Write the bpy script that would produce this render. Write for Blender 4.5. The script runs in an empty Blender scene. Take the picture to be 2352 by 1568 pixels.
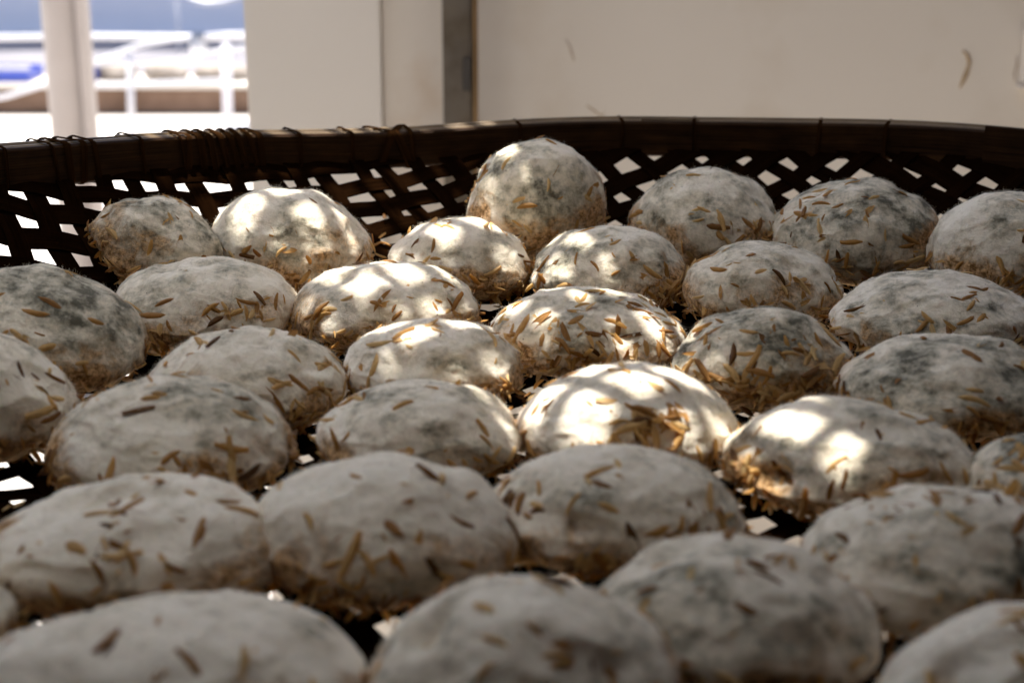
import bpy, bmesh, math, random
import numpy as np
from mathutils import Vector, Matrix, Euler

random.seed(7)
rng = np.random.default_rng(7)
SC = bpy.context.scene
COL = SC.collection
R = math.radians
ZT = 0.90                        # height of the tray floor above the ground
CX, CY = 0.08, 0.58              # tray centre
CAM = Vector((0.0, 0.0, ZT + 0.225))

# ---------------------------------------------------------------- camera
cd = bpy.data.cameras.new('camera')
cam = bpy.data.objects.new('camera', cd)
COL.objects.link(cam)
cam.location = CAM
cam.rotation_euler = (R(90 - 16.8), 0, 0)
cd.sensor_width = 36.0
cd.lens = 3694 / 2352 * 36
cd.clip_start = 0.02
cd.clip_end = 500
cd.dof.use_dof = True
cd.dof.focus_distance = 0.77
cd.dof.aperture_fstop = 10.8
SC.camera = cam

# ---------------------------------------------------------------- light
SUN = Vector((-0.12, 0.24, 1.0)).normalized()
w = bpy.data.worlds.new('World')
SC.world = w
w.use_nodes = True
nt = w.node_tree
sky = nt.nodes.new('ShaderNodeTexSky')
sky.sky_type = 'NISHITA'
sky.sun_disc = False
sky.sun_elevation = math.asin(SUN.z)
sky.sun_rotation = math.atan2(SUN.x, SUN.y)
sky.dust_density = 2.0
sky.air_density = 0.8
nt.nodes['Background'].inputs['Strength'].default_value = 0.095
nt.links.new(sky.outputs[0], nt.nodes['Background'].inputs[0])
sl = bpy.data.lights.new('sun', 'SUN')
sl.energy = 4.1
sl.angle = R(0.65)
sl.color = (1.0, 0.955, 0.89)
so = bpy.data.objects.new('sun', sl)
COL.objects.link(so)
so.rotation_euler = SUN.to_track_quat('Z', 'Y').to_euler()
so.location = (0, 0, 4)
SC.view_settings.view_transform = 'Standard'
SC.view_settings.look = 'None'
SC.view_settings.gamma = 1
SC.view_settings.exposure = 1.65
SC.cycles.max_bounces = 8
SC.cycles.diffuse_bounces = 5
SC.cycles.transparent_max_bounces = 6

# ---------------------------------------------------------------- materials
def mat(name, color=(0.5, 0.5, 0.5), rough=0.7, spec=0.3, metal=0.0):
    m = bpy.data.materials.new(name)
    m.use_nodes = True
    b = m.node_tree.nodes['Principled BSDF']
    b.inputs['Base Color'].default_value = (*color, 1)
    b.inputs['Roughness'].default_value = rough
    b.inputs['Specular IOR Level'].default_value = spec
    b.inputs['Metallic'].default_value = metal
    return m, m.node_tree, b

def N(t, kind, **kw):
    n = t.nodes.new(kind)
    for k, v in kw.items():
        if k in n.inputs:
            n.inputs[k].default_value = v
        else:
            setattr(n, k, v)
    return n

def ramp(t, src, stops):
    r = t.nodes.new('ShaderNodeValToRGB')
    e = r.color_ramp.elements
    while len(e) < len(stops):
        e.new(0.5)
    for i, (p, c) in enumerate(stops):
        e[i].position = p
        e[i].color = (*c, 1) if len(c) == 3 else c
    t.links.new(src, r.inputs[0])
    return r.outputs[0]

def mix(t, fac, a, b, mode='MIX'):
    m = t.nodes.new('ShaderNodeMix')
    m.data_type = 'RGBA'
    m.blend_type = mode
    for s, v in ((m.inputs[0], fac), (m.inputs[6], a), (m.inputs[7], b)):
        if hasattr(v, 'is_linked') or hasattr(v, 'links'):
            t.links.new(v, s)
        elif isinstance(v, (int, float)):
            s.default_value = v
        else:
            s.default_value = (*v, 1)
    return m.outputs[2]

def mth(t, op, a, b=0.5, clamp=False):
    m = t.nodes.new('ShaderNodeMath')
    m.operation = op
    m.use_clamp = clamp
    for s, v in ((m.inputs[0], a), (m.inputs[1], b)):
        if isinstance(v, (int, float)):
            s.default_value = v
        else:
            t.links.new(v, s)
    return m.outputs[0]

def noise(t, vec, scale, detail=4, rough=0.55, dist=0.0):
    n = N(t, 'ShaderNodeTexNoise', Scale=scale, Detail=detail, Roughness=rough, Distortion=dist)
    if vec is not None:
        t.links.new(vec, n.inputs['Vector'])
    return n.outputs[0]

def bump(t, b, h, dist, strength=1.0, prev=None):
    n = N(t, 'ShaderNodeBump', Strength=strength, Distance=dist)
    t.links.new(h, n.inputs['Height'])
    if prev is not None:
        t.links.new(prev, n.inputs['Normal'])
    t.links.new(n.outputs[0], b.inputs['Normal'])
    return n.outputs[0]

# mould covered dough
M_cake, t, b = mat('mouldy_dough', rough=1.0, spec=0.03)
tc = N(t, 'ShaderNodeTexCoord').outputs['Object']
at = N(t, 'ShaderNodeAttribute', attribute_name='mould').outputs['Fac']
lo = N(t, 'ShaderNodeAttribute', attribute_name='skin').outputs['Fac']
n1 = noise(t, tc, 320, 6, 0.75)
n2 = noise(t, tc, 1100, 3, 0.7)
n3 = noise(t, tc, 90, 5, 0.65, 0.6)
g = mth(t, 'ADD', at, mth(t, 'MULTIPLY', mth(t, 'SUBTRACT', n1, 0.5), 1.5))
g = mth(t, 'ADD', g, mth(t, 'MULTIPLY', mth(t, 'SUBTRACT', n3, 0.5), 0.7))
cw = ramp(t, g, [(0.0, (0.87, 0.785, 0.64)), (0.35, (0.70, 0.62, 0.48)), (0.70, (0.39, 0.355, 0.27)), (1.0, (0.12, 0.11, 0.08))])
# bare dough skin low on the sides, its darker tone partly painted shade, with brown specks
spk = ramp(t, noise(t, tc, 420, 4, 0.8), [(0.40, (0.0, 0.0, 0.0)), (0.60, (1, 1, 1))])
cs = mix(t, spk, (0.17, 0.09, 0.03), (0.66, 0.41, 0.20))
sk = mth(t, 'ADD', lo, mth(t, 'MULTIPLY', mth(t, 'SUBTRACT', n3, 0.5), 1.3), True)
skr = ramp(t, sk, [(0.35, (0, 0, 0)), (0.75, (1, 1, 1))])
c = mix(t, skr, cw, cs)
# black spore dots
vo = N(t, 'ShaderNodeTexVoronoi', Scale=150.0)
t.links.new(tc, vo.inputs['Vector'])
dot = ramp(t, vo.outputs['Distance'], [(0.03, (1, 1, 1)), (0.06, (0, 0, 0))])
sep = N(t, 'ShaderNodeSeparateColor')
t.links.new(vo.outputs['Color'], sep.inputs[0])
sel = mth(t, 'GREATER_THAN', sep.outputs[0], 0.62)
c = mix(t, mth(t, 'MULTIPLY', dot, sel), c, (0.05, 0.04, 0.035))
t.links.new(c, b.inputs['Base Color'])
b.inputs['Subsurface Weight'].default_value = 0.15
b.inputs['Subsurface Radius'].default_value = (1.0, 0.55, 0.3)
b.inputs['Subsurface Scale'].default_value = 0.006
b.inputs['Sheen Weight'].default_value = 0.12
b.inputs['Sheen Roughness'].default_value = 0.5
nb = bump(t, b, n3, 0.0014, 0.7)
nb = bump(t, b, n1, 0.0007, 0.8, nb)
bump(t, b, n2, 0.0003, 0.8, nb)

M_fuzz, t, b = mat('mould_fibre', (0.85, 0.84, 0.81), rough=0.9, spec=0.1)
at = N(t, 'ShaderNodeAttribute', attribute_name='mould').outputs['Fac']
c = ramp(t, at, [(0.0, (0.90, 0.84, 0.73)), (0.5, (0.62, 0.57, 0.46)), (1.0, (0.22, 0.21, 0.17))])
t.links.new(c, b.inputs['Base Color'])
tr = N(t, 'ShaderNodeBsdfTranslucent')
t.links.new(c, tr.inputs[0])
mx = N(t, 'ShaderNodeMixShader')
mx.inputs[0].default_value = 0.2
t.links.new(b.outputs[0], mx.inputs[1])
t.links.new(tr.outputs[0], mx.inputs[2])
t.links.new(mx.outputs[0], t.nodes['Material Output'].inputs[0])

M_husk, t, b = mat('rice_husk', rough=0.55, spec=0.35)
oi = N(t, 'ShaderNodeObjectInfo')
ge = N(t, 'ShaderNodeNewGeometry')
rv = mth(t, 'FRACT', mth(t, 'ADD', oi.outputs['Random'], ge.outputs['Random Per Island']))
tc = N(t, 'ShaderNodeTexCoord').outputs['Object']
mp = N(t, 'ShaderNodeMapping', Scale=(1, 6, 6))
t.links.new(tc, mp.inputs[0])
st = noise(t, mp.outputs[0], 500, 3, 0.6)
c = ramp(t, rv, [(0.0, (0.17, 0.075, 0.02)), (0.12, (0.46, 0.22, 0.055)), (0.5, (0.76, 0.45, 0.13)), (1.0, (0.92, 0.70, 0.34))])
c = mix(t, 0.55, c, ramp(t, st, [(0.3, (0.45, 0.4, 0.35)), (0.7, (1, 1, 1))]), 'MULTIPLY')
t.links.new(c, b.inputs['Base Color'])
tr = N(t, 'ShaderNodeBsdfTranslucent')
t.links.new(c, tr.inputs[0])
mx = N(t, 'ShaderNodeMixShader')
mx.inputs[0].default_value = 0.5
t.links.new(b.outputs[0], mx.inputs[1])
t.links.new(tr.outputs[0], mx.inputs[2])
t.links.new(mx.outputs[0], t.nodes['Material Output'].inputs[0])

def bamboo(name, c0, c1, rough=0.5, spec=0.4):
    m, t, b = mat(name, rough=rough, spec=spec)
    uv = N(t, 'ShaderNodeUVMap').outputs[0]
    oi = N(t, 'ShaderNodeObjectInfo').outputs['Random']
    mp = N(t, 'ShaderNodeMapping', Scale=(3, 160, 1))
    cmb = N(t, 'ShaderNodeCombineXYZ')
    t.links.new(mth(t, 'MULTIPLY', oi, 40.0), cmb.inputs[0])
    t.links.new(cmb.outputs[0], mp.inputs['Location'])
    t.links.new(uv, mp.inputs[0])
    gr = noise(t, mp.outputs[0], 6, 5, 0.65)
    mp2 = N(t, 'ShaderNodeMapping', Scale=(30, 60, 1))
    t.links.new(uv, mp2.inputs[0])
    bl = noise(t, mp2.outputs[0], 1.5, 4, 0.6)
    c = ramp(t, gr, [(0.3, c0), (0.72, c1)])
    c = mix(t, 0.7, c, ramp(t, bl, [(0.3, (0.35, 0.32, 0.3)), (0.7, (1.15, 1.1, 1.05))]), 'MULTIPLY')
    t.links.new(c, b.inputs['Base Color'])
    bump(t, b, gr, 0.0004, 0.6)
    return m
M_strip = bamboo('aged_bamboo_strip', (0.0030, 0.0012, 0.0005), (0.013, 0.0055, 0.0020), 0.6, 0.0)
M_hoop = bamboo('aged_bamboo_hoop', (0.010, 0.0042, 0.0014), (0.055, 0.025, 0.008), 0.5, 0.06)
M_bind = bamboo('rattan_binding', (0.008, 0.0035, 0.0015), (0.045, 0.020, 0.007), 0.6, 0.0)
M_filler = bamboo('split_cane', (0.06, 0.038, 0.018), (0.30, 0.21, 0.11), 0.45, 0.3)

def plain(name, c0, c1, scale, rough=0.8, spec=0.2, bd=0.0, metal=0.0, stains=None):
    m, t, b = mat(name, rough=rough, spec=spec, metal=metal)
    tc = N(t, 'ShaderNodeTexCoord').outputs['Object']
    n = noise(t, tc, scale, 6, 0.6)
    c = ramp(t, n, [(0.3, c0), (0.7, c1)])
    if stains:
        sc, col, lo_, hi = stains
        c = mix(t, ramp(t, noise(t, tc, sc, 4, 0.55), [(lo_, (0, 0, 0)), (hi, (1, 1, 1))]), c, col)
    t.links.new(c, b.inputs['Base Color'])
    if bd:
        bump(t, b, n, bd, 0.5)
    return m
M_wall = plain('painted_board', (0.74, 0.67, 0.58), (0.78, 0.71, 0.62), 3.0, 0.6, 0.3, 0, stains=(5.0, (0.62, 0.52, 0.40), 0.50, 0.78))
M_wall2 = plain('painted_board_stained', (0.75, 0.67, 0.57), (0.79, 0.71, 0.61), 4.0, 0.6, 0.3, 0, stains=(7.0, (0.60, 0.43, 0.28), 0.50, 0.74))
M_wall3 = plain('painted_board_pale', (0.76, 0.70, 0.62), (0.80, 0.74, 0.66), 2.0, 0.6, 0.3)
M_scuff = plain('scuff_mark', (0.36, 0.25, 0.14), (0.46, 0.34, 0.21), 60.0, 0.8)
M_scuff2 = plain('faint_scuff_mark', (0.50, 0.41, 0.32), (0.54, 0.45, 0.36), 60.0, 0.8)
M_steel = plain('weathered_steel', (0.085, 0.065, 0.043), (0.19, 0.155, 0.115), 22.0, 0.55, 0.4, 0.0005, 0.3, stains=(9.0, (0.22, 0.20, 0.18), 0.52, 0.75))
M_edge = plain('brown_steel_edge', (0.15, 0.085, 0.03), (0.30, 0.19, 0.09), 14.0, 0.7, 0.3, 0.0003)  # brown strip along the right side of the post
M_column = plain('painted_column', (0.22, 0.195, 0.185), (0.28, 0.25, 0.24), 5.0, 0.45, 0.4)
M_conc = plain('pale_concrete', (0.58, 0.53, 0.47), (0.72, 0.67, 0.60), 1.3, 0.85, 0.2, stains=(0.6, (0.40, 0.36, 0.33), 0.5, 0.85))
M_white = plain('white_paint', (0.55, 0.55, 0.58), (0.66, 0.66, 0.69), 8.0, 0.35, 0.5)
M_lav = plain('lavender_grey_paint', (0.76, 0.74, 0.78), (0.84, 0.82, 0.86), 0.9, 0.6, 0.3)
M_kerb = plain('brown_kerb_stone', (0.09, 0.05, 0.03), (0.26, 0.17, 0.12), 3.0, 0.8, 0.2, 0.002)
M_cream = plain('cream_sack', (0.24, 0.20, 0.16), (0.36, 0.32, 0.28), 12.0, 0.8, 0.2, 0.01)
M_blue = plain('blue_plastic', (0.03, 0.07, 0.42), (0.05, 0.10, 0.52), 6.0, 0.35, 0.5)
M_rack = plain('rack_steel', (0.08, 0.075, 0.07), (0.16, 0.15, 0.14), 18.0, 0.5, 0.4, 0, 0.5)
M_blocker = plain('brown_light_blocker', (0.045, 0.03, 0.018), (0.08, 0.052, 0.03), 4.0, 0.8)  # for the unseen slabs added to block light
M_dark = plain('dark_gap', (0.05, 0.045, 0.04), (0.09, 0.08, 0.07), 5.0)

# ---------------------------------------------------------------- object helpers
def link(name, me, m=None, parent=None, loc=None):
    o = bpy.data.objects.new(name, me)
    COL.objects.link(o)
    if m is not None and len(me.materials) == 0:
        me.materials.append(m)
    if parent is not None:
        o.parent = parent
    if loc is not None:
        o.location = loc
    return o

def mesh_from(name, V, F, smooth=True, uv=None):
    me = bpy.data.meshes.new(name)
    me.from_pydata([tuple(v) for v in V], [], [tuple(f) for f in F])
    if smooth:
        me.polygons.foreach_set('use_smooth', [True] * len(me.polygons))
    if uv is not None:
        l = me.uv_layers.new(name='UVMap')
        idx = np.empty(len(me.loops), np.int32)
        me.loops.foreach_get('vertex_index', idx)
        l.data.foreach_set('uv', np.asarray(uv, np.float32)[idx].ravel())
    me.update()
    return me

def fast_mesh(name, V, T, smooth=True):
    me = bpy.data.meshes.new(name)
    nv, nf = len(V), len(T)
    me.vertices.add(nv)
    me.vertices.foreach_set('co', np.asarray(V, np.float32).ravel())
    me.loops.add(nf * 3)
    me.loops.foreach_set('vertex_index', np.asarray(T, np.int32).ravel())
    me.polygons.add(nf)
    me.polygons.foreach_set('loop_start', np.arange(0, nf * 3, 3, dtype=np.int32))
    me.update(calc_edges=True)
    me.polygons.foreach_set('use_smooth', np.full(nf, smooth, bool))
    me.validate()
    return me

def empty(name, loc, label=None, cat=None, group=None, kind=None):
    o = bpy.data.objects.new(name, None)
    COL.objects.link(o)
    o.location = loc
    o.empty_display_size = 0.03
    tag(o, label, cat, group, kind)
    return o

def tag(o, label=None, cat=None, group=None, kind=None):
    if label: o['label'] = label
    if cat: o['category'] = cat
    if group: o['group'] = group
    if kind: o['kind'] = kind
    return o

def box_mesh(name, lo, hi, bev=0.0, segs=2):
    bm = bmesh.new()
    bmesh.ops.create_cube(bm, size=1)
    for v in bm.verts:
        v.co = Vector([lo[i] + (v.co[i] + 0.5) * (hi[i] - lo[i]) for i in range(3)])
    if bev:
        bmesh.ops.bevel(bm, geom=bm.edges[:], offset=bev, segments=segs, affect='EDGES')
    me = bpy.data.meshes.new(name)
    bm.to_mesh(me)
    bm.free()
    return me

def tube_mesh(name, pts, rad, n=12, cap=True):
    pts = [Vector(p) for p in pts]
    rads = rad if isinstance(rad, (list, tuple)) else [rad] * len(pts)
    V, F = [], []
    up = Vector((0.13, 0.21, 0.97))
    for i, p in enumerate(pts):
        d = (pts[min(i + 1, len(pts) - 1)] - pts[max(i - 1, 0)]).normalized()
        s = d.cross(up)
        if s.length < 0.05:
            s = d.cross(Vector((1, 0, 0)))
        s.normalize()
        q = d.cross(s)
        for k in range(n):
            a = 2 * math.pi * k / n
            V.append(p + (s * math.cos(a) + q * math.sin(a)) * rads[i])
    for i in range(len(pts) - 1):
        for k in range(n):
            a, b_ = i * n + k, i * n + (k + 1) % n
            F.append((a, b_, b_ + n, a + n))
    if cap:
        F.append(tuple(range(n))[::-1])
        F.append(tuple(range((len(pts) - 1) * n, len(pts) * n)))
    return mesh_from(name, V, F)

# ---------------------------------------------------------------- numpy noise
_tab = rng.random((64, 64, 64)).astype(np.float32)
def vnoise(P, scale, off):
    Q = P * scale + np.asarray(off)
    i = np.floor(Q).astype(int)
    f = Q - i
    f = f * f * (3 - 2 * f)
    r = 0
    for dx in (0, 1):
        for dy in (0, 1):
            for dz in (0, 1):
                wgt = (f[:, 0] if dx else 1 - f[:, 0]) * (f[:, 1] if dy else 1 - f[:, 1]) * (f[:, 2] if dz else 1 - f[:, 2])
                r = r + wgt * _tab[(i[:, 0] + dx) % 64, (i[:, 1] + dy) % 64, (i[:, 2] + dz) % 64]
    return r * 2 - 1
def fbm(P, scale, off, octv=3, gain=0.5):
    a, s, r = 1.0, scale, 0
    for k in range(octv):
        r = r + a * vnoise(P, s, np.asarray(off) + 7.3 * k)
        a *= gain
        s *= 2.03
    return r

# ================================================================ THE TRAY
def prof(r):
    tt = np.clip((r - 0.27) / 0.145, 0, 1.35)
    return 0.055 * tt ** 1.7
# arc length -> radius table
_rr = np.linspace(0, 0.44, 1200)
_zz = prof(_rr)
_ss = np.concatenate([[0], np.cumsum(np.hypot(np.diff(_rr), np.diff(_zz)))])
def surf(u, v, dn=0.0):
    """flat weave coordinates -> point on the tray bowl, dn above it"""
    rho = np.hypot(u, v)
    ph = np.arctan2(v, u)
    r = np.interp(rho, _ss, _rr)
    z = prof(r)
    sl = (prof(r + 0.002) - prof(r - 0.002)) / 0.004
    ln = np.sqrt(1 + sl * sl)
    r2 = r - dn * sl / ln
    z = z + dn / ln
    # wall lifts a little towards the left back, as the rim does
    lift = rimlift(ph) * np.clip((r - 0.30) / 0.115, 0, 1) ** 1.5
    return r2 * np.cos(ph), r2 * np.sin(ph), z + lift
def rimtop(ph):
    d = np.degrees(ph)
    d = np.mod(d + 180, 360) - 180
    up = np.clip((d - 108) / 37, 0, 1.3)
    dn = np.clip((85 - d) / 25, 0, 1.2) * (d > -20)
    wob = 0.0012 * np.sin(ph * 5 + 1) + 0.0007 * np.sin(ph * 11 + 2)
    return 0.0675 + 0.0145 * up ** 1.4 * (d < 175) + 0.0030 * dn + wob
def rimlift(ph):
    return rimtop(ph) - 0.0675

PITCH = 0.0205
ANG = R(34)
def strip_mesh(k, direction, rnd):
    v0 = k * PITCH + rnd.uniform(-0.0028, 0.0028)
    slant = rnd.uniform(-0.008, 0.008)
    wd = rnd.uniform(0.0092, 0.0120)
    if direction == 1 and k <= -16: wd += 0.0035
    if direction == 0 and k >= 14: wd += 0.0018
    smax = math.sqrt(max(0.437 ** 2 - v0 ** 2, 0.0001))
    n = max(6, int(2 * smax / 0.0068))
    s = np.linspace(-smax, smax, n)
    wav = 0.0011 * np.sin(s * 14 + rnd.uniform(0, 6)) + slant * s
    off = 0.0010 * np.cos(math.pi * (s / PITCH) + math.pi * k + (0 if direction == 0 else math.pi))
    a = ANG + (0 if direction == 0 else math.pi / 2)
    ca, sa = math.cos(a), math.sin(a)
    V, UV = [], []
    twist = rnd.uniform(-0.0003, 0.0003)
    for (side, hh) in ((-1, 0.0), (1, 0.0), (1, -0.0009), (-1, -0.0009)):
        vv = v0 + wav + side * wd / 2
        uu, vw = s * ca - vv * sa, s * sa + vv * ca
        x, y, z = surf(uu, vw, off + hh + twist * side + 0.0012)
        V.append(np.stack([x + CX, y + CY, z + ZT], 1))
        UV.append(np.stack([s, np.full(n, side * wd / 2 + k * 0.03)], 1))
    V = np.stack(V, 1).reshape(-1, 3)
    UV = np.stack(UV, 1).reshape(-1, 2)
    F = []
    for i in range(n - 1):
        for j in range(4):
            j2 = (j + 1) % 4
            F.append((i * 4 + j, i * 4 + j2, i * 4 + 4 + j2, i * 4 + 4 + j))
    F += [(3, 2, 1, 0), (n * 4 - 4, n * 4 - 3, n * 4 - 2, n * 4 - 1)]
    return mesh_from('bamboo_strip', V, F, smooth=False, uv=UV)

def ring_mesh(name, r0, r1, zlo, zhi, a0, a1, step=R(2), wob=0.0, closed=False, bev=0.0012):
    n = max(3, int(abs(a1 - a0) / step) + 1)
    A = np.linspace(a0, a1, n)
    prof_pts = [(r0, zlo + bev), (r0 + bev, zlo), (r1 - bev, zlo), (r1, zlo + bev), (r1, zhi - bev), (r1 - bev, zhi), (r0 + bev, zhi), (r0, zhi - bev)]
    V, UV = [], []
    for a in A:
        zt = rimtop(a)
        dr = wob * math.sin(a * 7) + wob * 0.6 * math.sin(a * 17 + 1)
        for q, (r, z) in enumerate(prof_pts):
            V.append((CX + (r + dr) * math.cos(a), CY + (r + dr) * math.sin(a), ZT + zt + z))
            UV.append((a * 0.42, z + r))
    F = []
    m = len(prof_pts)
    for i in range(n - 1):
        for j in range(m):
            F.append((i * m + j, i * m + (j + 1) % m, (i + 1) * m + (j + 1) % m, (i + 1) * m + j))
    F += [tuple(range(m))[::-1], tuple(range((n - 1) * m, n * m))]
    me = mesh_from(name, V, F, smooth=False, uv=UV)
    return me

def binding_mesh(a, width, lean=0.0, rnd=random, r0=0.4045, r1=0.4305, zlo=-0.0218, zhi=0.0011):
    th = 0.0007
    P = []
    for (cx_, cz_, a0) in ((r1 - 0.003, zhi - 0.003, 0), (r0 + 0.003, zhi - 0.003, 90), (r0 + 0.003, zlo + 0.003, 180), (r1 - 0.003, zlo + 0.003, 270)):
        for q in (0, 45, 90):
            P.append((cx_ + 0.003 * math.cos(R(a0 + q)), cz_ + 0.003 * math.sin(R(a0 + q)), math.cos(R(a0 + q)), math.sin(R(a0 + q))))
    V, UV = [], []
    for i, (r, z, nr, nz) in enumerate(P):
        f = (z - zlo) / (zhi - zlo)
        sway = lean * (f - 0.5) * (1 if r < 0.415 else -1)
        j = rnd.uniform(-0.0002, 0.0002)
        for (w_, t_) in ((-1, 0), (-0.5, th * 0.5 + 0.0001), (0.5, th * 0.5 + 0.0001), (1, 0)):
            aa = a + (w_ * width / 2 + sway + j) / 0.42
            rr_, zz_ = r + nr * t_, z + nz * t_
            V.append((CX + rr_ * math.cos(aa), CY + rr_ * math.sin(aa), ZT + rimtop(aa) + zz_))
            UV.append((i * 0.006, w_ * width / 2))
    F = []
    m = len(P)
    for i in range(m):
        i2 = (i + 1) % m
        for j in range(3):
            F.append((i * 4 + j, i * 4 + j + 1, i2 * 4 + j + 1, i2 * 4 + j))
    return mesh_from('binding', V, F, smooth=True, uv=UV)

tray = empty('woven_tray', (CX, CY, ZT), 'round dark bamboo tray with open weave holding all the mouldy yeast cakes', 'tray')
def into(parent, name, me, m):
    """link a mesh made in world coordinates as a child of parent"""
    me.transform(Matrix.Translation(-Vector(parent.location)))
    return link(name, me, m, parent)
rnd = random.Random(3)
for direction in (0, 1):
    for k in range(-20, 21):
        into(tray, 'bamboo_strip', strip_mesh(k, direction, rnd), M_strip)
into(tray, 'inner_hoop', ring_mesh('inner_hoop', 0.4060, 0.4105, -0.0215, 0.0, R(58.5), R(58.5 + 352), wob=0.0005), M_hoop)
into(tray, 'outer_hoop', ring_mesh('outer_hoop', 0.4240, 0.4290, -0.0215, -0.0005, R(20), R(20 + 357), wob=0.0005), M_hoop)
into(tray, 'hoop_end', ring_mesh('hoop_end', 0.4030, 0.4056, -0.0200, 0.0035, R(44), R(61), bev=0.0008), M_hoop)
into(tray, 'rim_filler', ring_mesh('rim_filler', 0.4112, 0.4165, -0.006, 0.0002, R(90), R(90 + 355), wob=0.0004, bev=0.0014), M_filler)
into(tray, 'rim_filler', ring_mesh('rim_filler', 0.4175, 0.4232, -0.006, 0.0010, R(140), R(140 + 355), wob=0.0004, bev=0.0014), M_filler)
angs = [(a_ + rnd.uniform(-0.7, 0.7), 0.0026, rnd.uniform(-0.001, 0.001)) for a_ in (57, 69.5, 74.5, 86, 92, 100.5, 116.2, 120.2, 134.5, 145.5, 151, 157, 163)]
angs += [(a_, 0.0026, 0.001) for a_ in range(170, 410, 9)]
angs += [(138.2, 0.0035, 0.002), (139.3, 0.004, -0.002), (140.6, 0.005, 0.001), (141.8, 0.0026, 0.003)]
angs += [(123.6, 0.004, 0.001), (124.3, 0.0035, 0.005), (125.2, 0.004, 0.006), (126.0, 0.0036, 0.005), (126.9, 0.0042, 0.004), (127.9, 0.004, 0.003), (128.8, 0.0045, 0.002), (130.0, 0.0035, -0.002), (130.5, 0.002, 0.003)]
angs += [(111.0, 0.0055, 0.010), (112.6, 0.0052, -0.009), (110.2, 0.003, 0.002)]
for a_, wd_, ln_ in angs:
    if a_ < 108:
        into(tray, 'binding', binding_mesh(R(a_), wd_, ln_, rnd, 0.4052, 0.4298, -0.0216, 0.0002), M_bind)
    else:
        into(tray, 'binding', binding_mesh(R(a_), wd_, ln_, rnd), M_bind)

# ================================================================ THE CAKES
bm = bmesh.new()
bmesh.ops.create_icosphere(bm, subdivisions=6, radius=1.0)
US = np.array([v.co[:] for v in bm.verts], np.float64)
UT = np.array([[v.index for v in f.verts] for f in bm.faces], np.int32)
bm.free()

def husk_mesh(seed):
    """half a rice hull: a thin, folded, slightly curled boat with torn or pointed ends"""
    r = random.Random(seed)
    L, W = r.uniform(0.0066, 0.0122), r.uniform(0.0016, 0.0027)
    H, th = r.uniform(0.0003, 0.0008), 0.00016
    bend, curl = r.uniform(-0.0009, 0.0009), r.uniform(0.2, 1.1)
    e0, e1 = r.choice((0.05, 0.05, 0.3, 0.7)), r.choice((0.05, 0.1, 0.45))
    flip = r.choice((1, 1, -1))
    n = 6
    top = []
    for i in range(n + 1):
        x = i / n - 0.5
        wd = (1 - abs(2 * x) ** 2.8) ** 0.7 if abs(x) < 0.499 else (e0 if x < 0 else e1)
        wd *= r.uniform(0.9, 1.08)
        yc = bend * (1 - (2 * x) ** 2)
        zc = -curl * 0.0006 * (2 * x) ** 2
        k_ = (-0.5, -0.22, 0.10, 0.5)
        h_ = (0.0, 0.8, 1.0, 0.0)
        top.append([(x * L + (r.uniform(-0.0003, 0.0003) if i in (0, n) else 0), yc + a * W * wd, zc + flip * b * H * wd) for a, b in zip(k_, h_)])
    V, F = [], []
    for row in top:
        V += row + [(row[3][0], row[3][1], row[3][2] - th), (row[0][0], row[0][1], row[0][2] - th)]
    for i in range(n):
        for j in range(6):
            F.append((i * 6 + j, i * 6 + (j + 1) % 6, i * 6 + 6 + (j + 1) % 6, i * 6 + 6 + j))
    F += [(5, 4, 3, 2, 1, 0), tuple(n * 6 + q for q in range(6))]
    return mesh_from('rice_husk', V, F, smooth=False)
HUSKS = [husk_mesh(s) for s in range(16)]
for h in HUSKS: h.materials.append(M_husk)
HV = [np.array([v.co[:] for v in h.vertices]) for h in HUSKS]
HF = [[tuple(p.vertices) for p in h.polygons] for h in HUSKS]

def frame(nrm, rnd, tilt):
    nrm = Vector(nrm).normalized()
    tdir = Vector((rnd.gauss(0, 1), rnd.gauss(0, 1), rnd.gauss(0, 1)))
    x = (tdir - nrm * tdir.dot(nrm)).normalized()
    m = Matrix((x, nrm.cross(x), nrm)).transposed()
    return m @ Euler((rnd.gauss(0, tilt), rnd.gauss(0, tilt), 0)).to_matrix()

def litter_mesh(items, name):
    V, F, n = [], [], 0
    for (loc, m3, k, s) in items:
        P = HV[k] * s @ np.array(m3).T + np.array(loc)
        V.append(P)
        F += [tuple(q + n for q in f) for f in HF[k]]
        n += len(P)
    me = mesh_from(name, np.concatenate(V), F)
    me.materials.append(M_husk)
    return me

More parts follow.
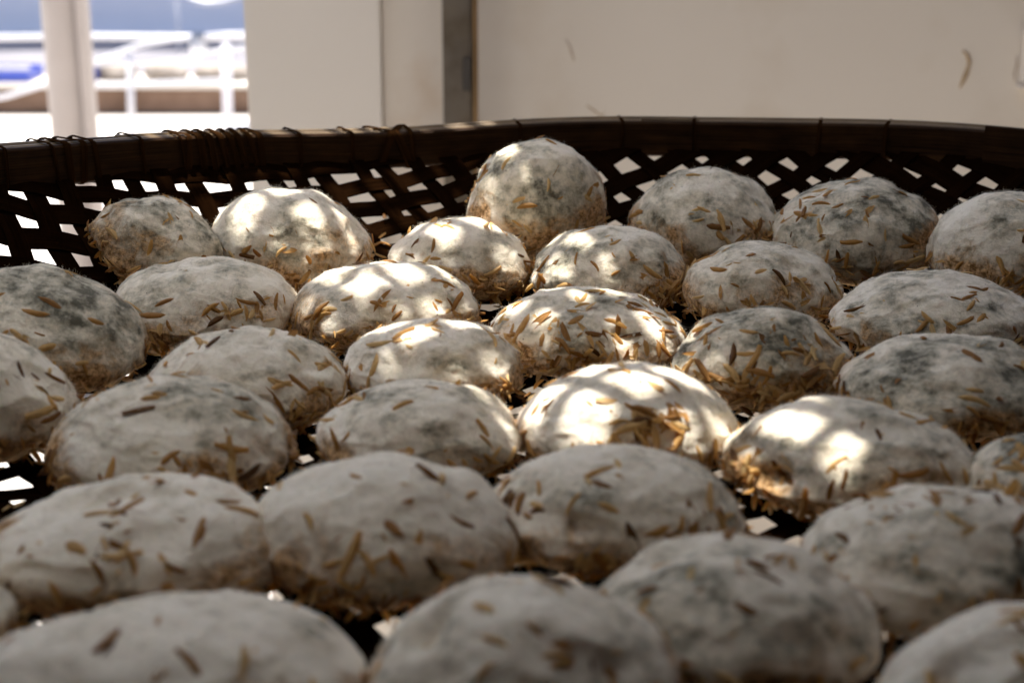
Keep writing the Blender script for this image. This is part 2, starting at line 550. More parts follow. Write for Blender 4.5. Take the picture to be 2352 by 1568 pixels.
#  key: X, Y, radius, half height, tray slope z, grey (mould, raised on shaded cakes to paint in shade), husks, seed, label
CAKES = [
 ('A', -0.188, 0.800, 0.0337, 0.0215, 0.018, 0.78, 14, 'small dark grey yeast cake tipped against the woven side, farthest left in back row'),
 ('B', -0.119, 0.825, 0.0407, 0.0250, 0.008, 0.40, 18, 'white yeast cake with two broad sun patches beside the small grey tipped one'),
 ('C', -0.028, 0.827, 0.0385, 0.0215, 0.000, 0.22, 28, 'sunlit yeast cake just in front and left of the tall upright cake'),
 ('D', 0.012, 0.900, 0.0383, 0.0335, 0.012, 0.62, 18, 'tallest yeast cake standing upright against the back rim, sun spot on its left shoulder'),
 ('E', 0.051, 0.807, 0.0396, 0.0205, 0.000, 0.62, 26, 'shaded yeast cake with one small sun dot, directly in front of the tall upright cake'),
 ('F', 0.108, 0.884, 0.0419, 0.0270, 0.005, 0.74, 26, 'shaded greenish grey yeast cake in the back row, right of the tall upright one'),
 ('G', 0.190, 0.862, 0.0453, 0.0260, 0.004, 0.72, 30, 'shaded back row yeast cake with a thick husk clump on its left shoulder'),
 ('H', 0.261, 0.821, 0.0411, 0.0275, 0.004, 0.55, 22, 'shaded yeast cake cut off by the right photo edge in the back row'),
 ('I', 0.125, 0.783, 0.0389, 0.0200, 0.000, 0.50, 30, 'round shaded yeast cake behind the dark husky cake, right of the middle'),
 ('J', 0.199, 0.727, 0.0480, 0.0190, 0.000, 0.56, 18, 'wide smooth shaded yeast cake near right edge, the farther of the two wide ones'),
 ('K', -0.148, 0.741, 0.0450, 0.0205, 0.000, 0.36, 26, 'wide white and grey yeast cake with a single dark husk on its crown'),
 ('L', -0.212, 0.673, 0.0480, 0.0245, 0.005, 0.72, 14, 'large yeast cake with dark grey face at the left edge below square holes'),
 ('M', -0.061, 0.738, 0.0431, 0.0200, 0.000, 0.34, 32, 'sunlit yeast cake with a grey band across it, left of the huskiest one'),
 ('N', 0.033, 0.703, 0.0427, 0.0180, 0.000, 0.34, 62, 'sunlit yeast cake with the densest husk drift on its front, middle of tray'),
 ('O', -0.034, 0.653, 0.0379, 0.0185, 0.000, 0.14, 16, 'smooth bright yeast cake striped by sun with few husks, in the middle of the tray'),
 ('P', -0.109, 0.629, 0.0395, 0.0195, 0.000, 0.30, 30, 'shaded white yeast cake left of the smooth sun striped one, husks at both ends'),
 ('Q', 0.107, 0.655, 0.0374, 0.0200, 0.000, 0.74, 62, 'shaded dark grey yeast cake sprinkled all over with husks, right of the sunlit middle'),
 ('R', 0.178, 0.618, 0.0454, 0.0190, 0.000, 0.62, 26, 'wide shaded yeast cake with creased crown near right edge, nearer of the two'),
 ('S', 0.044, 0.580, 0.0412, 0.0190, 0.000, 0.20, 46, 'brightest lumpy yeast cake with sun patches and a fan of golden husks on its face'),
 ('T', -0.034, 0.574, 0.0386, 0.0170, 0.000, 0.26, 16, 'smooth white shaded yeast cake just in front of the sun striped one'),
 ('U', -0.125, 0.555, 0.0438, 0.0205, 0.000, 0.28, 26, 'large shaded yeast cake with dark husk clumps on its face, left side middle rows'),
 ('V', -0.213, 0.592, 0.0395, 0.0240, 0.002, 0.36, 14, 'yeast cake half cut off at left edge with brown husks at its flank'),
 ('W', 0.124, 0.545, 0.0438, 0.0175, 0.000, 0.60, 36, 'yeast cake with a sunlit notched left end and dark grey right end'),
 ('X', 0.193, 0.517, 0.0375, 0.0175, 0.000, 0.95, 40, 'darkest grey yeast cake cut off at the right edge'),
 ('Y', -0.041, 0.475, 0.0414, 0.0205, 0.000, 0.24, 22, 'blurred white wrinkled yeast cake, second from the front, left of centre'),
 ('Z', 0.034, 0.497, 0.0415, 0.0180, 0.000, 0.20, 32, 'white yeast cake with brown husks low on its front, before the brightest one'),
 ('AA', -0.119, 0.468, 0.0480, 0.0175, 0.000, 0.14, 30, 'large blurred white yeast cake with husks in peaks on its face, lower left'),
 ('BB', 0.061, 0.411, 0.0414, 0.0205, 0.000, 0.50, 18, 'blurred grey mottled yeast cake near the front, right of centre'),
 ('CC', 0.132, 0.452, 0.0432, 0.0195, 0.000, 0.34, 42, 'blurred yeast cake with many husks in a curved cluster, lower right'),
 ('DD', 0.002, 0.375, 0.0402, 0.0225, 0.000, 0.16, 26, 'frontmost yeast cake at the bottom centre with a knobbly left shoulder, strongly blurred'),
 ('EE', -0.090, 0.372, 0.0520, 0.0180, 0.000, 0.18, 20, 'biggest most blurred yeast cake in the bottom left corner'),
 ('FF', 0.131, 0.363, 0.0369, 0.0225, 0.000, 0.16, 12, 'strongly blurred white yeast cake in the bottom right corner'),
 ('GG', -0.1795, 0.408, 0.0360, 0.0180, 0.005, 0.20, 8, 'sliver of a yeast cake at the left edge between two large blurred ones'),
]
camv = np.array(CAM)
FUZZ = 8000
for ci, (key, X, Y, ra, rc, zs, grey, nh, label) in enumerate(CAKES):
    off = np.array([ci * 3.17 + 1, ci * 5.31 + 2, ci * 1.93 + 3])
    rn = random.Random(100 + ci)
    X, Y, ra = X * 0.985, Y * 0.985, ra * 0.97
    nh = int(nh * 1.6)
    P = US.copy()
    # flat underside, domed top, soft square-ish shoulders
    z = P[:, 2]
    rad = np.hypot(P[:, 0], P[:, 1])
    fl = np.where(z < 0, z * 0.78, z)
    fl = np.where(fl < -0.66, -0.66 + (fl + 0.66) * 0.15, fl)
    bulge = 1 + 0.05 * np.clip(1 - np.abs(z + 0.15) * 1.6, 0, 1)
    lx, ly, lz = P[:, 0] * bulge * ra, P[:, 1] * bulge * ra * 0.87, fl * rc * 1.14
    Q = np.stack([lx, ly, lz], 1)
    big = fbm(US, 1.15, off, 2) * 0.048
    mid = fbm(US, 2.7, off + 11, 2) * 0.030
    rid = (1 - np.abs(fbm(US, 2.1, off + 23, 2))) ** 6 * 0.020
    dent = -np.clip(fbm(US, 1.9, off + 31, 1) - 0.35, 0, 1) * 0.16
    fine = fbm(US, 9.0, off + 41, 3) * 0.006
    disp = big + mid + rid + dent + fine
    Nn = np.stack([US[:, 0], US[:, 1], US[:, 2] * 1.2], 1)
    Q = Q + Nn * (disp * ra)[:, None] * np.array([1, 1, 0.75])
    if key == 'W':   # notch at the lower left
        d = np.linalg.norm(US - np.array([-0.75, -0.55, 0.15]) / 0.94, axis=1)
        Q += -Nn * (0.22 * np.exp(-(d / 0.22) ** 2) * ra)[:, None]
        d = np.linalg.norm(US - np.array([-0.93, -0.25, 0.0]), axis=1)
        Q += Nn * (0.10 * np.exp(-(d / 0.25) ** 2) * ra)[:, None]
    if key == 'DD':
        d = np.linalg.norm(US - np.array([-0.62, -0.1, 0.75]), axis=1)
        Q += -Nn * (0.16 * np.exp(-(d / 0.20) ** 2) * ra)[:, None]
    if key == 'S':
        d = np.linalg.norm(US - np.array([0.02, -0.8, 0.45]), axis=1)
        Q += Nn * (0.10 * np.exp(-(d / 0.28) ** 2) * ra)[:, None]
    low = Q[:, 2].min()
    # tilt on the sloping side
    dx, dy = X - CX, Y - CY
    rr0 = math.hypot(dx, dy)
    sl = float(prof(rr0 + 0.005) - prof(rr0 - 0.005)) / 0.01
    ax = Vector((-dy, dx, 0)).normalized()
    rotm = Matrix.Rotation(-math.atan(sl) * 0.8, 3, ax)
    if key == 'A': rotm = Matrix.Rotation(R(14), 3, 'Y') @ rotm
    if key == 'D': rotm = Matrix.Rotation(R(12), 3, 'X') @ rotm
    Rm = np.array(rotm)
    Q[:, 2] -= low
    Q = Q @ Rm.T
    base = Vector((X, Y, ZT + zs + 0.0028))
    # normals
    a_, b_, c_ = Q[UT[:, 0]], Q[UT[:, 1]], Q[UT[:, 2]]
    fn = np.cross(b_ - a_, c_ - a_)
    VN = np.zeros_like(Q)
    for q in range(3):
        np.add.at(VN, UT[:, q], fn)
    VN /= np.linalg.norm(VN, axis=1)[:, None] + 1e-12
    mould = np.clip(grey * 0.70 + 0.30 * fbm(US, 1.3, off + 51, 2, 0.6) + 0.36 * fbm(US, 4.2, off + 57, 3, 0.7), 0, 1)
    skin = np.clip(0.55 - US[:, 2] * 0.9 + 0.5 * fbm(US, 1.6, off + 61, 2) + 0.06, 0, 1)
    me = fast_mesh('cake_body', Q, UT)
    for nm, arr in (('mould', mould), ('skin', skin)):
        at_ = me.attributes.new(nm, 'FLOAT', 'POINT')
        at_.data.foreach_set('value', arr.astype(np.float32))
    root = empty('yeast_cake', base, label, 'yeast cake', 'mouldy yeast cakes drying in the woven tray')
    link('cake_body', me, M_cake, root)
    # ---- fuzz of mould threads
    rg = np.random.default_rng(500 + ci)
    dens = np.clip(0.62 + 0.75 * fbm(US, 3.0, off + 71, 2) + 0.7 * fbm(US, 11.0, off + 75, 2) - skin * 0.55, 0.06, 1.4) * (US[:, 2] > -0.35)
    area = np.zeros(len(Q))
    fa = np.linalg.norm(fn, axis=1)
    for q in range(3):
        np.add.at(area, UT[:, q], fa)
    pr = dens * area
    pr /= pr.sum()
    idx = rg.choice(len(Q), FUZZ, p=pr)
    n_ = VN[idx]
    p_ = Q[idx] + rg.normal(0, 0.0004, (FUZZ, 3))
    rv_ = rg.normal(0, 1, (FUZZ, 3))
    coh = np.stack([vnoise(Q[idx], 300, off + 80 + q) for q in range(3)], 1)
    d_ = n_ * 0.9 + rv_ * 0.45 + coh * 0.7
    d_ /= np.linalg.norm(d_, axis=1)[:, None]
    ln_ = (0.0006 + rg.exponential(0.00055, FUZZ)).clip(0, 0.0028)
    sd = np.cross(d_, rg.normal(0, 1, (FUZZ, 3)))
    sd /= np.linalg.norm(sd, axis=1)[:, None]
    wv = 0.00005
    p_ = p_ - n_ * 0.0002
    FV = np.stack([p_ - sd * wv, p_ + sd * wv, p_ + d_ * ln_[:, None]], 1).reshape(-1, 3)
    FT = np.arange(FUZZ * 3).reshape(-1, 3)
    fm = fast_mesh('mould_fuzz', FV, FT, False)
    at_ = fm.attributes.new('mould', 'FLOAT', 'POINT')
    at_.data.foreach_set('value', np.repeat(np.clip(mould[idx] * 0.95 + 0.5 * fbm(p_, 330.0, off, 3, 0.7), 0, 1), 3).astype(np.float32))
    fo = link('mould_fuzz', fm, M_fuzz, root)
    fo['kind'] = 'stuff'
    # ---- husks stuck on the face one can see
    wp = Q + np.array(base)
    vd = camv - wp
    vd /= np.linalg.norm(vd, axis=1)[:, None]
    facing = (VN * vd).sum(1)
    vis = (facing > 0.08) & (US[:, 2] > -0.45)
    clump = np.exp(2.8 * fbm(US, 1.8, off + 90, 2))
    side = np.exp(-np.clip(US[:, 2] - 0.1, 0, 1) * 0.8)
    if key in ('N', 'S'):
        side = side * np.exp(-((US[:, 0] + (0.25 if key == 'S' else -0.1)) ** 2) * 1.2)
    if key == 'K':
        side = side * (US[:, 2] < 0.6)
    if key == 'G':
        side = side * (0.25 + 5 * np.exp(-(np.linalg.norm(US - np.array([-0.72, -0.25, 0.62]), axis=1) / 0.28) ** 2))
    if key == 'P':
        side = side * (0.2 + US[:, 0] ** 2 * 2)
    if key == 'AA':
        side = side * (0.3 + np.exp(-((US[:, 0] - 0.1) / 0.25) ** 2) * 2)
    pr = area * vis * clump * side * (facing.clip(0.25, 1))
    pr /= pr.sum()
    pick = rg.choice(len(Q), nh, p=pr, replace=False)
    if key == 'K':
        pick = np.append(pick, np.argmin(np.linalg.norm(US - np.array([-0.1, -0.28, 0.95]), axis=1)))
    for q in pick:
        h = link('rice_husk', HUSKS[rn.randrange(16)], None, root)
        m3 = frame(VN[q], rn, 0.09 if rn.random() < 0.85 else 0.4)
        h.matrix_local = Matrix.Translation(Vector(Q[q] + VN[q] * 0.0001)) @ m3.to_4x4() @ Matrix.Scale(rn.choice((0.4, 0.7, 0.9, 1.0, 1.15, 1.3)), 4)
    # ---- husk litter round the foot and on the back
    items = []
    lowb = area * (US[:, 2] < 0.12) * (US[:, 2] > -0.75) * np.exp(1.5 * fbm(US, 2.2, off + 95, 2))
    lowb /= lowb.sum()
    for q in rg.choice(len(Q), 60 + nh, p=lowb):
        items.append((Q[q] + VN[q] * 0.0004, frame(VN[q], rn, 0.45), rn.randrange(16), rn.uniform(0.6, 1.1)))
    fr = area * (US[:, 2] < -0.15) * (US[:, 2] > -0.62) * np.exp(1.2 * fbm(US, 2.6, off + 97, 2)) * (facing > -0.3)
    fr /= fr.sum()
    for q in rg.choice(len(Q), 42, p=fr):
        nv = Vector(VN[q])
        xd = (nv + Vector((rn.gauss(0, 1.2), rn.gauss(0, 1.2), rn.gauss(-0.3, 0.5)))).normalized()
        zd = xd.cross(Vector((rn.gauss(0, 1), rn.gauss(0, 1), rn.gauss(0, 1)))).normalized()
        m3 = Matrix((xd, zd.cross(xd), zd)).transposed()
        items.append((Q[q] + VN[q] * 0.0015, m3, rn.randrange(16), rn.uniform(0.5, 1.0)))
    hid = area * (~vis) * (US[:, 2] > 0.1)
    hid /= hid.sum()
    for q in rg.choice(len(Q), 10, p=hid):
        items.append((Q[q] + VN[q] * 0.0004, frame(VN[q], rn, 0.2), rn.randrange(16), rn.uniform(0.7, 1.1)))
    lo_ = link('husk_litter', litter_mesh(items, 'husk_litter'), None, root)
    lo_['kind'] = 'stuff'

# loose husks fallen on the weave
items = []
for q in range(1500):
    a_, r_ = random.uniform(0, 2 * math.pi), 0.36 * math.sqrt(random.random())
    x, y = CX + r_ * math.cos(a_), CY + r_ * math.sin(a_)
    if y < 0.3: continue
    items.append(((x, y, ZT + float(prof(r_)) + 0.0035), frame((0, 0, 1), random, 0.3), random.randrange(16), random.uniform(0.6, 1.1)))
o = link('loose_husks', litter_mesh(items, 'loose_husks'))
tag(o, 'loose golden rice husks fallen on the dark weave between the yeast cakes', 'rice husks', kind='stuff')

# ================================================================ RACK (carries the tray, unseen upper shelf added to hold the light blockers)
UP2 = 0.50
rack = empty('drying_rack', (0.05, 0.55, 0), 'dark steel rack bars under the woven tray', 'rack')
for (x, y) in ((-0.62, 0.12), (0.74, 0.12), (-0.62, 1.42), (0.74, 1.42)):
    into(rack, 'leg', box_mesh('leg', (x - 0.015, y - 0.015, 0), (x + 0.015, y + 0.015, ZT + UP2 + 0.025), 0.002), M_rack)
for y in (0.34, 0.80):
    into(rack, 'crossbar', box_mesh('crossbar', (-0.62, y - 0.012, ZT - 0.028), (0.74, y + 0.012, ZT - 0.003), 0.002), M_rack)
for x in (-0.62, 0.74):
    for z in (ZT - 0.054, ZT + UP2 - 0.053):
        into(rack, 'side_bar', box_mesh('side_bar', (x - 0.012, 0.12, z), (x + 0.012, 1.42, z + 0.025), 0.002), M_rack)
for y in (0.50, 1.38):
    into(rack, 'crossbar', box_mesh('crossbar', (-0.62, y - 0.012, ZT + UP2 - 0.053 + 0.026), (0.74, y + 0.012, ZT + UP2 - 0.053 + 0.05), 0.002), M_rack)
# unseen lattice added on the upper shelf to cast the sun dapples
UP = 0.50
lat = empty('added_dapple_lattice', (-0.12 * 0.57, 0.74 + 0.24 * 0.57, ZT + UP + 0.10), 'open bamboo lattice added out of view to break the sun into dapples', 'lattice')
la, LL, LW = R(-52), 0.90, 0.34
def lattice_strip(direction, k, rnd):
    v0 = k * (0.0212 if direction == 0 else 0.0265) + rnd.uniform(-0.0036, 0.0036)
    half = (LL if direction == 0 else LW) / 2
    wd = rnd.choice((0.0080, 0.0095, 0.0105, 0.0105, 0.0150))
    n = int(2 * half / 0.0104)
    V, UV = [], []
    for q in range(n + 1):
        s_ = -half + 2 * half * q / n
        dz = 0.001 * math.cos(math.pi * (s_ / 0.0212) + math.pi * k + (0 if direction == 0 else math.pi))
        for side, hh in ((-1, 0), (1, 0), (1, -0.0009), (-1, -0.0009)):
            u, v = s_, v0 + side * wd / 2
            if direction: u, v = -v, u
            V.append((u * math.cos(la) - v * math.sin(la), u * math.sin(la) + v * math.cos(la), dz + hh))
            UV.append((s_, side * wd / 2 + k * 0.03))
    F = [(q * 4 + a, q * 4 + (a + 1) % 4, q * 4 + 4 + (a + 1) % 4, q * 4 + 4 + a) for q in range(n) for a in range(4)]
    F += [(3, 2, 1, 0), (n * 4, n * 4 + 1, n * 4 + 2, n * 4 + 3)]
    return mesh_from('bamboo_strip', V, F, False, uv=UV)
for k in range(-8, 9):
    link('bamboo_strip', lattice_strip(0, k, rnd), M_strip, lat)
for k in range(-17, 18):
    link('bamboo_strip', lattice_strip(1, k, rnd), M_strip, lat)
# unseen cloths and boards added to block the sun beside the gap
def slab(name, poly, z0, z1, m):
    n = len(poly)
    V = [(x, y, z0) for x, y in poly] + [(x, y, z1) for x, y in poly]
    F = [tuple(range(n))[::-1], tuple(range(n, 2 * n))] + [(i, (i + 1) % n, n + (i + 1) % n, n + i) for i in range(n)]
    return link(name, mesh_from(name, V, F, False, uv=[(v[0], v[1]) for v in V]), m)
zc = ZT + UP + 0.085
shx, shy = -0.12 * (UP + 0.055), 0.24 * (UP + 0.055)
def sh(p): return (p[0] + shx, p[1] + shy)
left = [sh(p) for p in ((-0.24, 1.02), (-0.20, 0.88), (-0.105, 0.73), (-0.052, 0.62), (0.005, 0.545), (0.10, 0.49), (0.160, 0.46), (0.160, 0.0), (-0.60, 0.0), (-0.60, 1.04), (-0.24, 1.04))]
right = [sh(p) for p in ((-0.005, 1.06), (-0.004, 0.90), (0.022, 0.81), (0.078, 0.72), (0.080, 0.64), (0.096, 0.575), (0.118, 0.53), (0.142, 0.46), (0.142, 0.0), (0.55, 0.0), (0.55, 1.07), (-0.005, 1.07))]
def cloth_mat(name, dc, tc_, fac):
    m = bpy.data.materials.new(name)
    m.use_nodes = True
    t = m.node_tree
    t.nodes.remove(t.nodes['Principled BSDF'])
    d_ = N(t, 'ShaderNodeBsdfDiffuse', Color=(*dc, 1))
    q_ = N(t, 'ShaderNodeBsdfTranslucent', Color=(*tc_, 1))
    mx = N(t, 'ShaderNodeMixShader')
    mx.inputs[0].default_value = fac
    t.links.new(d_.outputs[0], mx.inputs[1])
    t.links.new(q_.outputs[0], mx.inputs[2])
    t.links.new(mx.outputs[0], t.nodes['Material Output'].inputs[0])
    return m
M_cloth = cloth_mat('added_thin_cloth', (0.5, 0.5, 0.5), (0.80, 0.85, 0.95), 0.50)
M_cloth2 = cloth_mat('added_dense_cloth', (0.3, 0.3, 0.3), (0.80, 0.85, 0.95), 0.09)
def sheet(name, poly, z, label, m):
    me = mesh_from(name, [(x, y, z) for x, y in poly], [tuple(range(len(poly)))], False)
    return tag(link(name, me, m), label, 'cloth')
def clip_y(poly, y0, keep_above):
    out = []
    for a, b in zip(poly, poly[1:] + poly[:1]):
        ia, ib = (a[1] >= y0) == keep_above, (b[1] >= y0) == keep_above
        if ia: out.append(a)
        if ia != ib:
            f = (y0 - a[1]) / (b[1] - a[1])
            out.append((a[0] + f * (b[0] - a[0]), y0))
    return out
YC = 0.42
sheet('added_shade_cloth', clip_y(left, YC - 0.03, True), zc - 0.003, 'thin pale shade cloth added out of view over the left back of the tray', M_cloth)
sheet('added_shade_cloth', clip_y(right, YC - 0.03, True), zc - 0.005, 'dense grey shade cloth added out of view over the right back of the tray', M_cloth2)
o = slab('added_shade_board', clip_y(left, YC - 0.002, False), zc, zc + 0.008, M_blocker)
tag(o, 'dark brown board added out of view to shade the left front of the tray', 'board')
o = slab('added_shade_board', clip_y(right, YC - 0.002, False), zc, zc + 0.0085, M_blocker)
tag(o, 'dark brown board added out of view to shade the right front of the tray', 'board')

# ================================================================ BACKGROUND
g_ = link('ground', mesh_from('ground', [(-60, -40, 0), (60, -40, 0), (60, 90, 0), (-60, 90, 0)], [(0, 1, 2, 3)]), M_conc)
g_['kind'] = 'structure'
rf = link('added_shade_roof', box_mesh('added_shade_roof', (-1.25, -4.0, 2.35), (2.0, 0.62, 2.40)), M_blocker)  # unseen cover added overhead to keep sky light off the cakes
rf['kind'] = 'structure'
rw = link('added_rear_blocker', box_mesh('added_rear_blocker', (-1.25, -1.5, 0.0), (2.0, -1.4, 2.349)), M_blocker)  # unseen dark slab added behind the camera to cut front light
rw['kind'] = 'structure'
lw = link('added_left_blocker', box_mesh('added_left_blocker', (-1.25, -1.39, 0.0), (-1.18, 0.95, 2.349)), M_blocker)  # unseen dark slab added to cut light from the left front
lw['kind'] = 'structure'
sw = link('added_side_blocker', box_mesh('added_side_blocker', (1.45, -1.39, 0.0), (1.52, 1.60, 2.349)), M_blocker)  # unseen dark slab added to darken the right side
sw['kind'] = 'structure'
WY = 1.62
wall = empty('board_wall', (0, WY, 0), kind='structure')
wall['label'] = 'beige painted board wall behind the tray'
# (x0, x1, y front, material); unseen right tops raised to block back light
for (x0, x1, yf, zt, m_) in ((-0.2650, -0.1303, -0.006, 1.32, M_wall3), (-0.1300, -0.0502, 0.0, 1.32, M_wall2), (-0.0500, 1.17, 0.0, 1.62, M_wall), (1.174, 2.4, 0.0, 1.62, M_wall)):
    link('wall_panel', box_mesh('wall_panel', (x0, yf, 0.02), (x1, yf + 0.03, zt), 0.0012), m_, wall)
# scuffs: thin raised smears on the board
def scuff(name, pts, rad, m_):
    me = tube_mesh(name, [(x, 0.0002, z) for x, z in pts], rad, 8)
    return link(name, me, m_, wall)
scuff('scuff_mark', [(0.4495, 0.9392), (0.4545, 0.9345), (0.4572, 0.9280), (0.4568, 0.9225), (0.4552, 0.9165), (0.4525, 0.9090), (0.4495, 0.9010)], [0.0010, 0.0020, 0.0021, 0.0018, 0.0025, 0.0022, 0.0006], M_scuff)
scuff('scuff_mark', [(0.0535, 0.9500), (0.0575, 0.9430), (0.0600, 0.9350), (0.0620, 0.9285)], [0.0006, 0.0011, 0.0012, 0.0007], M_scuff2)
scuff('scuff_mark', [(0.0750, 0.8840), (0.0830, 0.8790), (0.0905, 0.8732)], [0.0006, 0.0009, 0.0007], M_scuff)
scuff('scuff_mark', [(0.0905, 0.8732), (0.0935, 0.8775)], [0.0007, 0.0004], M_scuff)
scuff('scuff_mark', [(0.5040, 0.9340), (0.5050, 0.9250), (0.5030, 0.9150), (0.5045, 0.9090)], [0.0005, 0.0013, 0.0010, 0.0005], M_scuff2)
link('ledge_strip', box_mesh('ledge_strip', (0.5065, -0.012, 0.9020), (0.560, 0.0, 0.9050), 0.0008), M_wall3, wall)
link('raised_frame', box_mesh('raised_frame', (0.5085, -0.010, 0.9055), (0.560, 0.0, 0.960), 0.002), M_wall3, wall)

post = empty('steel_post', (-0.05, 1.585, 0), 'grey weathered upright steel post with a brown right edge in front of the beige wall', 'post')
link('post_face', box_mesh('post_face', (-0.0172, -0.012, 0), (0.0118, 0.012, 1.96), 0.0015), M_steel, post)
link('post_edge', box_mesh('post_edge', (0.0121, -0.017, 0), (0.0165, 0.014, 1.96), 0.0010), M_edge, post)
link('bolt_plate', box_mesh('bolt_plate', (0.0020, -0.0136, 0.905), (0.0098, -0.0121, 0.937), 0.0006), M_dark, post)

col_ = link('column', tube_mesh('column', [(0, 0, 0), (0, 0, 2.6)], 0.0485, 48), M_column)
col_.location = (-0.915, 3.35, 0)
tag(col_, 'round pale painted column standing in the bright opening at the left', 'column')
cp = link('cable_pipe', tube_mesh('cable_pipe', [(0, 0, 0), (0, 0, 2.6)], 0.0085, 16), M_column, col_)
cp.location = (0.040, -0.046, 0)

# railing outdoors
rl = empty('white_railing', (-1.3, 6.3, 0), 'low white tube railing with a curved rail in the bright yard', 'railing')
def P_(*a): return [(x, y, z) for x, y, z in a]
into(rl, 'post', tube_mesh('post', P_((-1.500, 6.3, 0.0), (-1.485, 6.3, 0.40)), 0.0135), M_white)
into(rl, 'post', tube_mesh('post', P_((-1.120, 6.3, 0.0), (-1.108, 6.3, 0.43)), 0.019), M_lav)
into(rl, 'rail', tube_mesh('rail', P_((-1.75, 6.3, 0.262), (-1.50, 6.3, 0.268), (-1.12, 6.3, 0.284)), 0.0105), M_white)
into(rl, 'rail', tube_mesh('rail', P_((-2.6, 6.3, 0.445), (-1.64, 6.3, 0.455), (-1.04, 6.3, 0.450), (-0.6, 6.3, 0.44)), 0.012), M_white)
into(rl, 'rail', tube_mesh('rail', P_((-1.62, 6.28, 0.350), (-1.40, 6.28, 0.362), (-1.22, 6.28, 0.390), (-0.80, 6.28, 0.44)), 0.008), M_white)
cv = [(-2.30, 0.175), (-1.95, 0.235), (-1.75, 0.295), (-1.62, 0.355), (-1.53, 0.395), (-1.43, 0.430), (-1.30, 0.452), (-1.10, 0.470), (-0.90, 0.478)]
into(rl, 'curved_rail', tube_mesh('curved_rail', [(x, 6.22, z) for x, z in cv], 0.009), M_white)
into(rl, 'tie_knot', tube_mesh('tie_knot', P_((-1.20, 6.2, 0.47), (-1.195, 6.19, 0.43), (-1.21, 6.2, 0.385)), [0.03, 0.038, 0.012]), M_white)

kb = link('kerb', box_mesh('kerb', (-6.0, 7.3, 0.0), (2.0, 7.62, 0.115), 0.012), M_kerb)
kb['kind'] = 'structure'
kt = link('kerb_top', box_mesh('kerb_top', (-6.0, 7.285, 0.1152), (2.0, 7.64, 0.135), 0.006), M_conc)
kt['kind'] = 'structure'
M_road = plain('grey_road', (0.16, 0.155, 0.17), (0.27, 0.26, 0.28), 1.5, 0.85, 0.2)
rd = link('road', mesh_from('road', [(-20, 7.70, 0.004), (10, 7.70, 0.004), (10, 10.44, 0.004), (-20, 10.44, 0.004)], [(0, 1, 2, 3)]), M_road)
rd['kind'] = 'structure'
# blue crates and pale sacks on the kerb
def crate(x, y, z, wx, wy, hz, label):
    e = empty('plastic_crate', (x, y, z), label, 'crate', 'blue crates on the kerb')
    link('crate_base', box_mesh('crate_base', (-wx / 2, -wy / 2, 0), (wx / 2, wy / 2, 0.012), 0.003), M_blue, e)
    for (a0, b0, a1, b1) in ((-wx / 2, -wy / 2, wx / 2, -wy / 2 + 0.012), (-wx / 2, wy / 2 - 0.012, wx / 2, wy / 2), (-wx / 2, -wy / 2 + 0.0125, -wx / 2 + 0.012, wy / 2 - 0.0125), (wx / 2 - 0.012, -wy / 2 + 0.0125, wx / 2, wy / 2 - 0.0125)):
        link('crate_side', box_mesh('crate_side', (a0, b0, 0.0125), (a1, b1, hz), 0.003), M_blue, e)
    link('crate_rim', box_mesh('crate_rim', (-wx / 2 - 0.008, -wy / 2 - 0.008, hz + 0.0005), (wx / 2 + 0.008, -wy / 2 + 0.014, hz + 0.02), 0.004), M_white, e)
    return e
crate(-2.33, 7.48, 0.1352, 0.26, 0.24, 0.055, 'blue crate at the far left edge of the kerb, left of the column')
crate(-1.97, 7.48, 0.1352, 0.13, 0.20, 0.075, 'small blue crate showing just right of the column')
def sack(x, y, z, rx, ry, rz, seed, label, m_=M_cream):
    bm = bmesh.new()
    bmesh.ops.create_icosphere(bm, subdivisions=4, radius=1)
    V = np.array([v.co[:] for v in bm.verts]); T = np.array([[v.index for v in f.verts] for f in bm.faces]); bm.free()
    d = 1 + 0.18 * fbm(V, 1.6, (seed, 2, 3), 3)
    V = np.sign(V) * np.abs(V) ** 0.8 * d[:, None] * np.array([rx, ry, rz])
    V[:, 2] = np.maximum(V[:, 2], -rz * 0.75) + rz * 0.75
    o_ = link('sack', fast_mesh('sack', V, T), m_)
    o_.location = (x, y, z)
    return tag(o_, label, 'sack', 'pale sacks lying behind the railing')
sack(-1.82, 7.47, 0.1353, 0.085, 0.08, 0.045, 1, 'small rounded cream sack beside the blue crate right of the column')
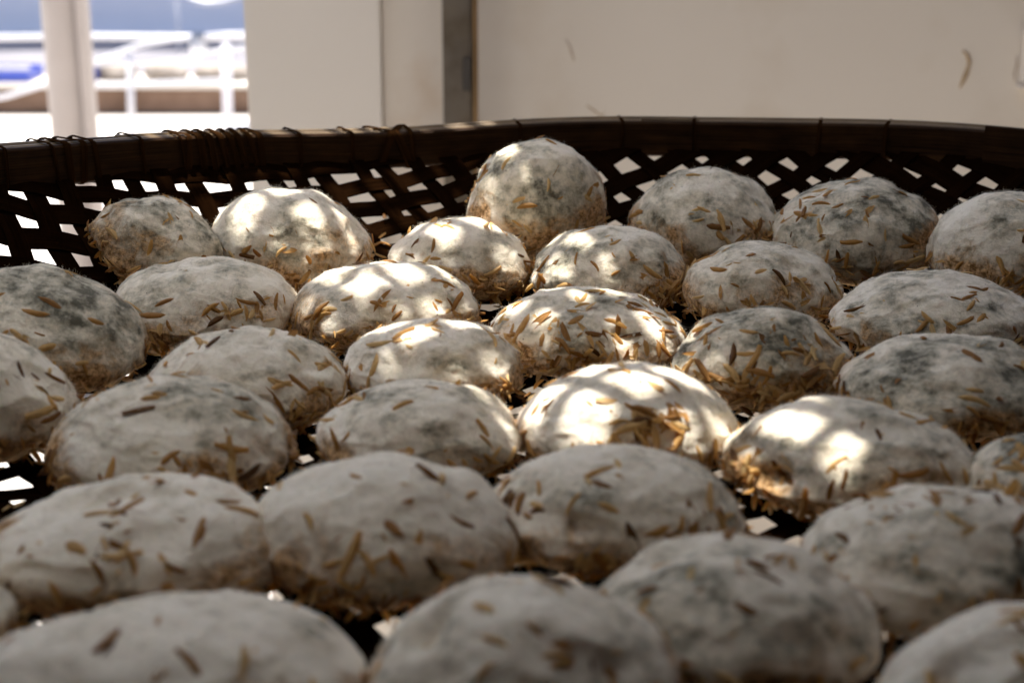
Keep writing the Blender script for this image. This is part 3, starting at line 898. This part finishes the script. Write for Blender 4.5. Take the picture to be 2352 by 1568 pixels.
sack(-1.60, 7.47, 0.1353, 0.10, 0.09, 0.042, 5, 'middle pale sack behind the low railing')
sack(-1.33, 7.48, 0.1353, 0.13, 0.09, 0.036, 9, 'flat pale sack by the right railing post')
sack(-2.9, 7.48, 0.1353, 0.13, 0.09, 0.05, 12, 'pale sack lying left of the blue crates')
# white block by the wall edge
o = link('white_block', box_mesh('white_block', (-0.05, -0.04, 0), (0.05, 0.04, 0.035), 0.008), M_white)
o.location = (-1.03, 6.15, 0.115)
tag(o, 'small white block resting on a dark stone beside the wall edge', 'block')
o = link('dark_stone', box_mesh('dark_stone', (-0.06, -0.05, 0), (0.06, 0.05, 0.114), 0.012), M_dark)
o.location = (-1.03, 6.15, 0)
tag(o, 'dark stone under the small white block beside the wall edge', 'stone')
# lavender building behind
bl = empty('lavender_building', (-3.0, 10.5, 0), 'lavender grey wall of a building across the bright yard', 'building')
link('building_wall', box_mesh('building_wall', (-9, 0, 0), (7, 0.2, 3.2)), M_lav, bl)
link('wall_base', box_mesh('wall_base', (-9, -0.05, 0), (7, -0.001, 0.04), 0.004), M_white, bl)
# white tube with knobs, added to imitate a squiggle of glare
hs = empty('glare_squiggle', (-1.35, 9.6, 0), 'white curved tube standing in for a squiggle of glare across the yard', 'glare_tube')
z0 = 0.30
into(hs, 'glare_tube', tube_mesh('glare_tube', [(-1.92, 9.6, 0.345), (-1.86, 9.58, 0.315), (-1.78, 9.57, 0.295), (-1.68, 9.57, 0.305), (-1.58, 9.58, 0.34), (-1.52, 9.6, 0.375)], [0.012, 0.017, 0.020, 0.018, 0.014, 0.012], 14), M_white)
for (x, z) in ((-1.97, 0.36), (-1.515, 0.395)):
    into(hs, 'glare_stand', tube_mesh('glare_stand', [(x, 9.62, 0.0), (x, 9.62, z)], 0.008, 8), M_white)
    bm = bmesh.new(); bmesh.ops.create_icosphere(bm, subdivisions=3, radius=0.026)
    me = bpy.data.meshes.new('glare_knob'); bm.to_mesh(me); bm.free()
    me.transform(Matrix.Translation((x, 9.6, z)))
    into(hs, 'glare_knob', me, M_white)
